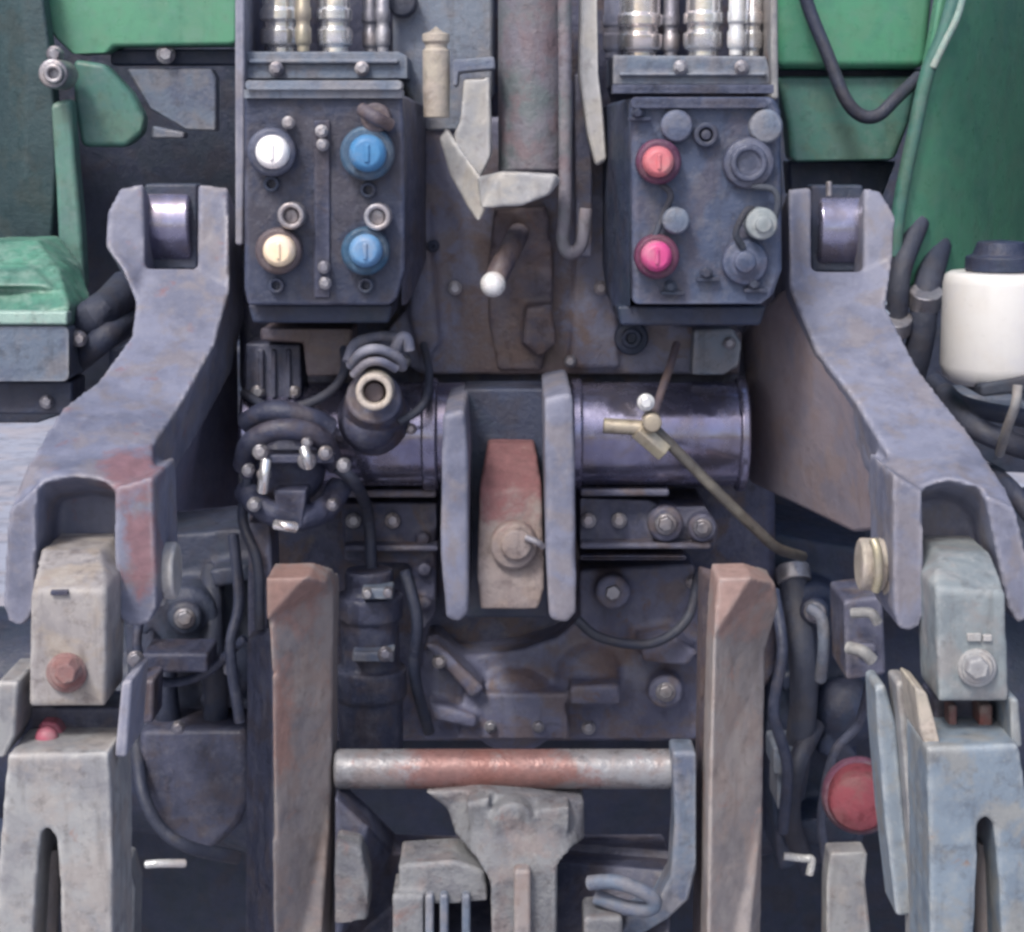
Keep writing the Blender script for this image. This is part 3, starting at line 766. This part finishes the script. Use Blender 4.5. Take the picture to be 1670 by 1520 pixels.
part('cap_rim', M['redring'], MB().lathe(U(1402, 1292, -.04), Vector((-.2, -1, .05)), [(0, R(66, -.1)), (.02, R(66, -.1)), (.026, R(60, -.1)), (.026, R(40, -.1))], 36), pc, .001)
part('plate_bracket', M['link'], MB().slab([(1354, 1392), (1416, 1390), (1412, 1440), (1440, 1700), (1346, 1700), (1348, 1440)], -.12, .03), bevel=.004)
part('plate_bracket', M['link'], MB().slab([(192, 1406), (208, 1406), (220, 1450), (212, 1700), (184, 1700)], -.2, .04), bevel=.004)
part('glint_tube', M['bright'], MB().tube([(236, 1410, -.1), (262, 1408, -.1), (304, 1408, -.09)], .004))  # bright tube standing in for a white glint
part('glint_tube', M['bright'], MB().tube([(1278, 1396, -.05), (1310, 1400, -.05), (1324, 1402, -.05), (1320, 1426, -.05)], .004))  # second white glint, likewise made as a bright tube

# ------------------------------------------------------------------ things hung on the tractor
LINKS = 'lift links hanging from the lift arm forks'
ll = thing('lift_link', 'light grey lift link with red tab, hanging from the left lift arm', 'lift link', U(105, 1750, -.36), LINKS)
part('link_head', M['linkbeige'], MB().slab([(64, 898, -.31), (164, 898, -.31), (174, 962, -.365), (172, 1152, -.365), (46, 1152, -.365), (50, 962, -.365)], 0, .07), ll, cast=.003)
part('bolt', M['rust'], MB().disc(106, 1100, 34, -.372, .02).hexn(106, 1100, 21, -.388, .02), ll, .0015)
part('stamp', M['castdark'], MB().rect(82, 964, 110, 971, -.3685, .006), ll, .0005)
part('link_fork', M['castdark'], MB().rect(28, 1154, 196, 1232, -.32, .05), ll, .003)
part('red_tab', M['redtab'], MB().ball(76, 1204, 20, -.345, .8).slab([(56, 1200), (66, 1178), (92, 1180), (108, 1208), (100, 1222), (58, 1222)], -.335, .02), ll, .003)
part('side_plate', M['arm'], MB().slab([(198, 1112), (216, 1108), (206, 1236), (186, 1236)], -.37, .07), ll, .003)
part('side_plate', M['link'], MB().slab([(-6, 1112), (30, 1112), (24, 1200), (8, 1236), (-14, 1236)], -.37, .07), ll, .003)
part('link_body', M['link'], MB().slab([(12, 1230), (176, 1228), (182, 1300), (186, 1760), (102, 1760), (98, 1440), (92, 1366), (78, 1346), (66, 1360), (60, 1430), (54, 1520), (48, 1760), (-24, 1760), (-2, 1400)], -.385, .08), ll, cast=.003)
part('adjusting_screw', M['rail'], MB().cyl(U(82, 1380, -.33), U(66, 1760, -.33), R(20, -.33), 20), ll, .002)

lr = thing('lift_link', 'faded blue grey lift link hanging from the right lift arm', 'lift link', U(1595, 1750, -.36), LINKS)
part('link_head', M['linkhead'], MB().slab([(1530, 902, -.31), (1618, 902, -.31), (1640, 966, -.365), (1646, 1144, -.365), (1532, 1144, -.365), (1526, 960, -.365)], 0, .07), lr, cast=.003)
part('bolt', M['link'], MB().disc(1596, 1092, 33, -.372, .02).hexn(1596, 1092, 21, -.388, .02), lr, .0015)
parts('stamp', M['link'], (MB().rect(1578, 1034, 1600, 1046, -.3685, .006), MB().rect(1604, 1036, 1618, 1046, -.3685, .006)), lr, .0005)
part('link_fork', M['castdark'], MB().rect(1524, 1140, 1660, 1222, -.31, .05), lr, .003)
parts('fork_bush', M['rust'], (MB().rect(1598, 1150, 1620, 1216, -.335, .03), MB().rect(1548, 1150, 1562, 1216, -.33, .02)), lr, .003)
part('side_plate', M['tan'], MB().slab([(1492, 1120), (1512, 1130), (1526, 1180), (1540, 1236), (1518, 1244), (1500, 1190)], -.37, .06), lr, .003)
part('side_plate', M['linkblue'], MB().slab([(1648, 1140), (1662, 1140), (1668, 1220), (1650, 1220)], -.37, .06), lr, .003)
part('link_body', M['linkblue'], MB().slab([(1512, 1220), (1662, 1214), (1690, 1400), (1700, 1760), (1642, 1760), (1630, 1440), (1621, 1344), (1607, 1330), (1594, 1342), (1594, 1400), (1588, 1520), (1584, 1760), (1520, 1760), (1516, 1400)], -.385, .08), lr, cast=.003)
part('adjusting_screw', M['rail'], MB().cyl(U(1606, 1370, -.33), U(1612, 1760, -.33), R(20, -.33), 20), lr, .002)

sb = thing('stabilizer_bar', 'pale upright stabilizer bar with two blades left of the blue link', 'hitch bar', U(1470, 1740, -.28))
part('blade', M['linkblue'], MB().slab([(1428, 1120), (1444, 1116), (1462, 1180), (1474, 1300), (1490, 1494), (1462, 1496), (1444, 1340), (1432, 1200)], -.28, .05), sb, .004)
part('blade', M['link'], MB().slab([(1462, 1112), (1486, 1112), (1502, 1200), (1516, 1330), (1522, 1740), (1496, 1740), (1488, 1420), (1474, 1240)], -.30, .04), sb, .004)

# pickup hitch frame
hf = thing('hitch_frame', 'rusty upright hitch frame of two rails joined by a round crossbar', 'hitch frame', U(835, 1760, -.16))
rl = part('rail', M['rail'], MB().slab([(434, 944, -.2), (500, 942, -.2), (530, 950, -.17), (544, 962, -.14), (540, 1300, -.14), (536, 1760, -.14), (506, 1760, -.2), (446, 1760, -.2), (444, 1100, -.2), (436, 1010, -.2)], 0, .06), hf, cast=.003, label='left rail, rusty at its top')
part('rail_flange', M['castdark'], MB().slab([(404, 1040, -.08), (446, 1040, -.15), (448, 1760, -.15), (400, 1760, -.08)], 0, .04), rl, .003)
rr_ = part('rail', M['rail'], MB().slab([(1170, 944, -.2), (1225, 942, -.2), (1264, 952, -.16), (1270, 985, -.15), (1248, 1060, -.14), (1244, 1300, -.15), (1236, 1760, -.14), (1200, 1760, -.2), (1150, 1760, -.2), (1156, 1300, -.2), (1164, 1040, -.2)], 0, .06), hf, cast=.003, label='right rail with a pinkish top')
part('rail_flange', M['brown'], MB().slab([(1146, 936, -.12), (1172, 944, -.16), (1160, 1300, -.16), (1152, 1760, -.16), (1132, 1760, -.12), (1140, 1300, -.12)], 0, .04), rr_, .003)
part('cross_bar', M['barsteel'], MB().cyl(U(546, 1254, -.13), U(1132, 1254, -.13), R(34, -.13), 32), hf, .004)
part('end_bracket', M['plate'], MB().slab([(1096, 1226), (1136, 1226), (1136, 1420), (1124, 1468), (1090, 1500), (1040, 1530), (1010, 1530), (1020, 1500), (1070, 1474), (1094, 1430), (1100, 1340)], -.165, .04), hf, .004)
part('base_plate', M['castdark'], MB().slab([(546, 1300, -.16), (600, 1350, -.16), (640, 1390, -.1), (740, 1392, -.05), (1090, 1390, -.05), (1100, 1420, -.12), (1090, 1560, -.17), (546, 1560, -.17)], 0, .05), hf, .005)

tcp = thing('trailer_coupling', 'rough grey trailer coupling jaw under the rusty crossbar', 'trailer coupling', U(840, 1750, -.2))
part('jaw', M['jaw'], MB().slab([(694, 1292, -.15), (780, 1288, -.16), (850, 1300, -.17), (952, 1304, -.15), (954, 1366, -.17), (928, 1390, -.2), (910, 1410, -.21), (905, 1760, -.21), (806, 1760, -.21), (800, 1440, -.21), (776, 1400, -.2), (742, 1362, -.17), (730, 1320, -.15)], 0, .09)
     .disc(838, 1346, 40, -.19, .04).slab([(760, 1310), (800, 1302), (790, 1360), (770, 1368)], -.185, .03).slab([(880, 1320), (930, 1316), (926, 1360), (890, 1380)], -.19, .03), tcp, cast=.003)
part('locking_pin', M['rail'], MB().rect(838, 1420, 866, 1740, -.222, .03), tcp, .004)
part('side_cheek', M['jaw'], MB().slab([(650, 1410), (740, 1404), (790, 1420), (796, 1470), (720, 1476), (650, 1470)], -.19, .06).rect(640, 1460, 690, 1740, -.2, .05), tcp, cast=.003)
part('side_cheek', M['jaw'], MB().slab([(546, 1370, -.19), (588, 1380, -.19), (600, 1440, -.2), (600, 1500, -.2), (546, 1510, -.2)], 0, .05), tcp, cast=.003)
for x, y in ((700, 1500), (724, 1500), (760, 1500)):
    part('stud', M['plate'], MB().rect(x - 7, y - 40, x + 7, y + 200, -.2, .03), tcp, .003)
part('foot_block', M['jaw'], MB().rect(952, 1496, 1016, 1740, -.21, .05), tcp, .005)
rh = part('release_handle', M['plate'], MB().tube([(960, 1440, -.2), (1000, 1438, -.21), (1040, 1450, -.215), (1066, 1466, -.215), (1060, 1482, -.21), (1020, 1480, -.2), (970, 1462, -.19)], .007), tcp, .001)

# rusty link end between the lugs
le = thing('link_end', 'rusty red and beige link end standing between two upright lugs', 'link end', U(835, 995, -.14))
part('link_block', M['linkend'], MB().slab([(796, 722, -.055), (872, 722, -.055), (884, 800, -.12), (888, 960, -.14), (878, 994, -.14), (784, 994, -.14), (778, 940, -.14), (782, 800, -.12)], 0, .06), le, cast=.003)
part('pivot_bolt', M['linkend'], MB().disc(838, 892, 40, -.148, .02).disc(842, 890, 27, -.155, .02), le, .003)
part('cotter_pin', M['steel'], MB().tube([(856, 876, -.158), (876, 884, -.158), (886, 892, -.154)], .003), le, .0005)

# top link catch, pipes and lever in the middle
tl = thing('top_link', 'grey rusted top link tube stowed upright above the pale catch', 'top link', U(870, 300, .0))
part('link_tube', M['pipe'], MB().tube([(868, -120, .0), (868, 284, -.02)], R(54, 0), 28), tl, .004)
part('side_rod', M['pipe'], MB().tube([(920, -120, -.05), (922, 300, -.05), (918, 390, -.05), (930, 412, -.05), (948, 398, -.05), (956, 340, -.05)], .0062), tl, .001)
part('side_bar', M['hook'], MB().slab([(948, -120), (972, -120), (976, 120), (986, 200), (990, 262), (972, 272), (958, 220), (944, 120)], -.03, .03), tl, .004)
part('back_strap', M['cast'], MB().slab([(936, 120), (966, 120), (966, 420), (940, 420)], -.0, .03), tl, .003)
part('lower_joint', M['brown'], MB().slab([(806, 340, -.01), (892, 336, -.01), (904, 430, .02), (900, 520, .035), (884, 604, .045), (812, 604, .045), (796, 520, .035), (796, 430, .02)], 0, .07)
     .slab([(858, 500, .01), (900, 496, .01), (908, 560, .02), (880, 584, .025), (852, 560, .02)], 0, .06), tl, cast=.0035)

ca = thing('top_link_catch', 'pale galvanised hook catch clasping the lower end of the top link tube', 'catch', U(800, 350, -.07))
part('catch_arm', M['hook'], MB().slab([(756, 128), (800, 126), (802, 250), (784, 290), (752, 280), (740, 220), (750, 200)], -.06, .035), ca, cast=.0025)
part('catch_top', M['plate'], MB().slab([(738, 98), (806, 92), (808, 112), (748, 118), (746, 140), (738, 140)], -.065, .04), ca, .002)
part('catch_side', M['hook'], MB().slab([(716, 226, -.05), (728, 206, -.05), (750, 240, -.065), (786, 292, -.09), (798, 330, -.10), (780, 364, -.10), (764, 340, -.09), (736, 290, -.06)], 0, .04), ca, cast=.0025)
part('catch_plate', M['hook'], MB().slab([(778, 290, -.10), (820, 280, -.12), (906, 284, -.12), (916, 294, -.11), (896, 318, -.12), (850, 336, -.125), (784, 340, -.12)], 0, .05), ca, cast=.0025)
sp = tag(MB().lathe(U(712, 192, -.05), Vector((0, 0, 1)), [(0, .0118), (.03, .0125), (.0605, .0125), (.062, .010), (.066, .010), (.068, .0125), (.075, .0125), (.077, .006), (.082, .0)], 24).build('spring_sleeve', M['tan'], None, .001),
         'tan upright cylindrical sleeve left of the pale catch', 'sleeve')
lv = thing('release_lever', 'brown lever with a pale knob below the pale catch', 'lever', U(805, 465, -.06))
part('lever_arm', M['brown'], MB().tube([(846, 380, -.01), (834, 404, -.05), (818, 434, -.07), (806, 462, -.08)], .0105), lv, .002)
part('knob', M['bright'], MB().ball(804, 464, 21, -.09, .9), lv, .001)

# brass valve and dark control rod
cr = thing('control_rod', 'thin olive brown rod slanting down right from a brass fitting', 'control rod', U(1270, 910, -.05))
part('rod', M['olive'], MB().tube([(1058, 690, -.10), (1120, 752, -.10), (1190, 822, -.10), (1236, 866, -.09), (1268, 894, -.075), (1310, 908, -.03)], .0052), cr, .001)
part('brass_fitting', M['brass'], MB().cyl(U(984, 694, -.10), U(1046, 698, -.10), R(13, -.1), 16).cyl(U(1040, 700, -.1), U(1084, 738, -.1), R(18, -.1), 6).disc(1064, 690, 16, -.115, .02), cr, .001)
part('wire', M['brown'], MB().tube([(1064, 686, -.1), (1078, 640, -.07), (1092, 600, -.05), (1104, 560, -.03)], .004), cr, .0005)
part('bleed_screw', M['bright'], MB().hexn(1054, 657, 11, -.12, .014), cr, .001)

# white canister at the right
cn = thing('canister', 'white plastic canister with a dark lid beside the green fender', 'canister', U(1620, 630, .12))
q = U(1622, 628, .12)
rc = R(90, .12)
part('bottle', M['white'], MB().lathe(q, Vector((0, 0, 1)), [(0, rc * .5), (.002, rc * .75), (.010, rc * .93), (.022, rc), (.105, rc), (.113, rc * .97), (.117, rc * .9)], 40), cn, .003)
part('lid', M['black'], MB().lathe(q + Vector((0, 0, .1175)), Vector((0, 0, 1)), [(0, rc * .62), (.015, rc * .62), (.017, rc * .5), (.03, rc * .42), (.032, .0)], 28), cn, .002)
part('strap', M['rubber'], MB().slab([(1600, 628), (1680, 612), (1680, 640), (1600, 648)], .06, .1), cn, .004)
part('drain_hose', M['link'], MB().tube([(1660, 628, .04), (1656, 660, .04), (1642, 700, .06), (1630, 740, .1)], .005), cn, .001)
parts('hose', M['hose'], [MB().tube(*q) for q in (([(1540, 640, .2), (1580, 690, .12), (1640, 720, .1), (1700, 740, .14)], .012), ([(1520, 620, .25), (1570, 660, .2), (1660, 680, .2), (1720, 690, .2)], .010), ([(1590, 760, .2), (1640, 790, .1), (1690, 850, .05)], .010))])
part('support_plate', M['plate'], MB().slab([(1500, 640), (1660, 650), (1700, 668), (1700, 690), (1540, 672)], .28, .1), bevel=.004)
part('support_plate', M['plate'], MB().slab([(1640, 820), (1720, 800), (1720, 1010), (1668, 960)], .1, .05), bevel=.004)
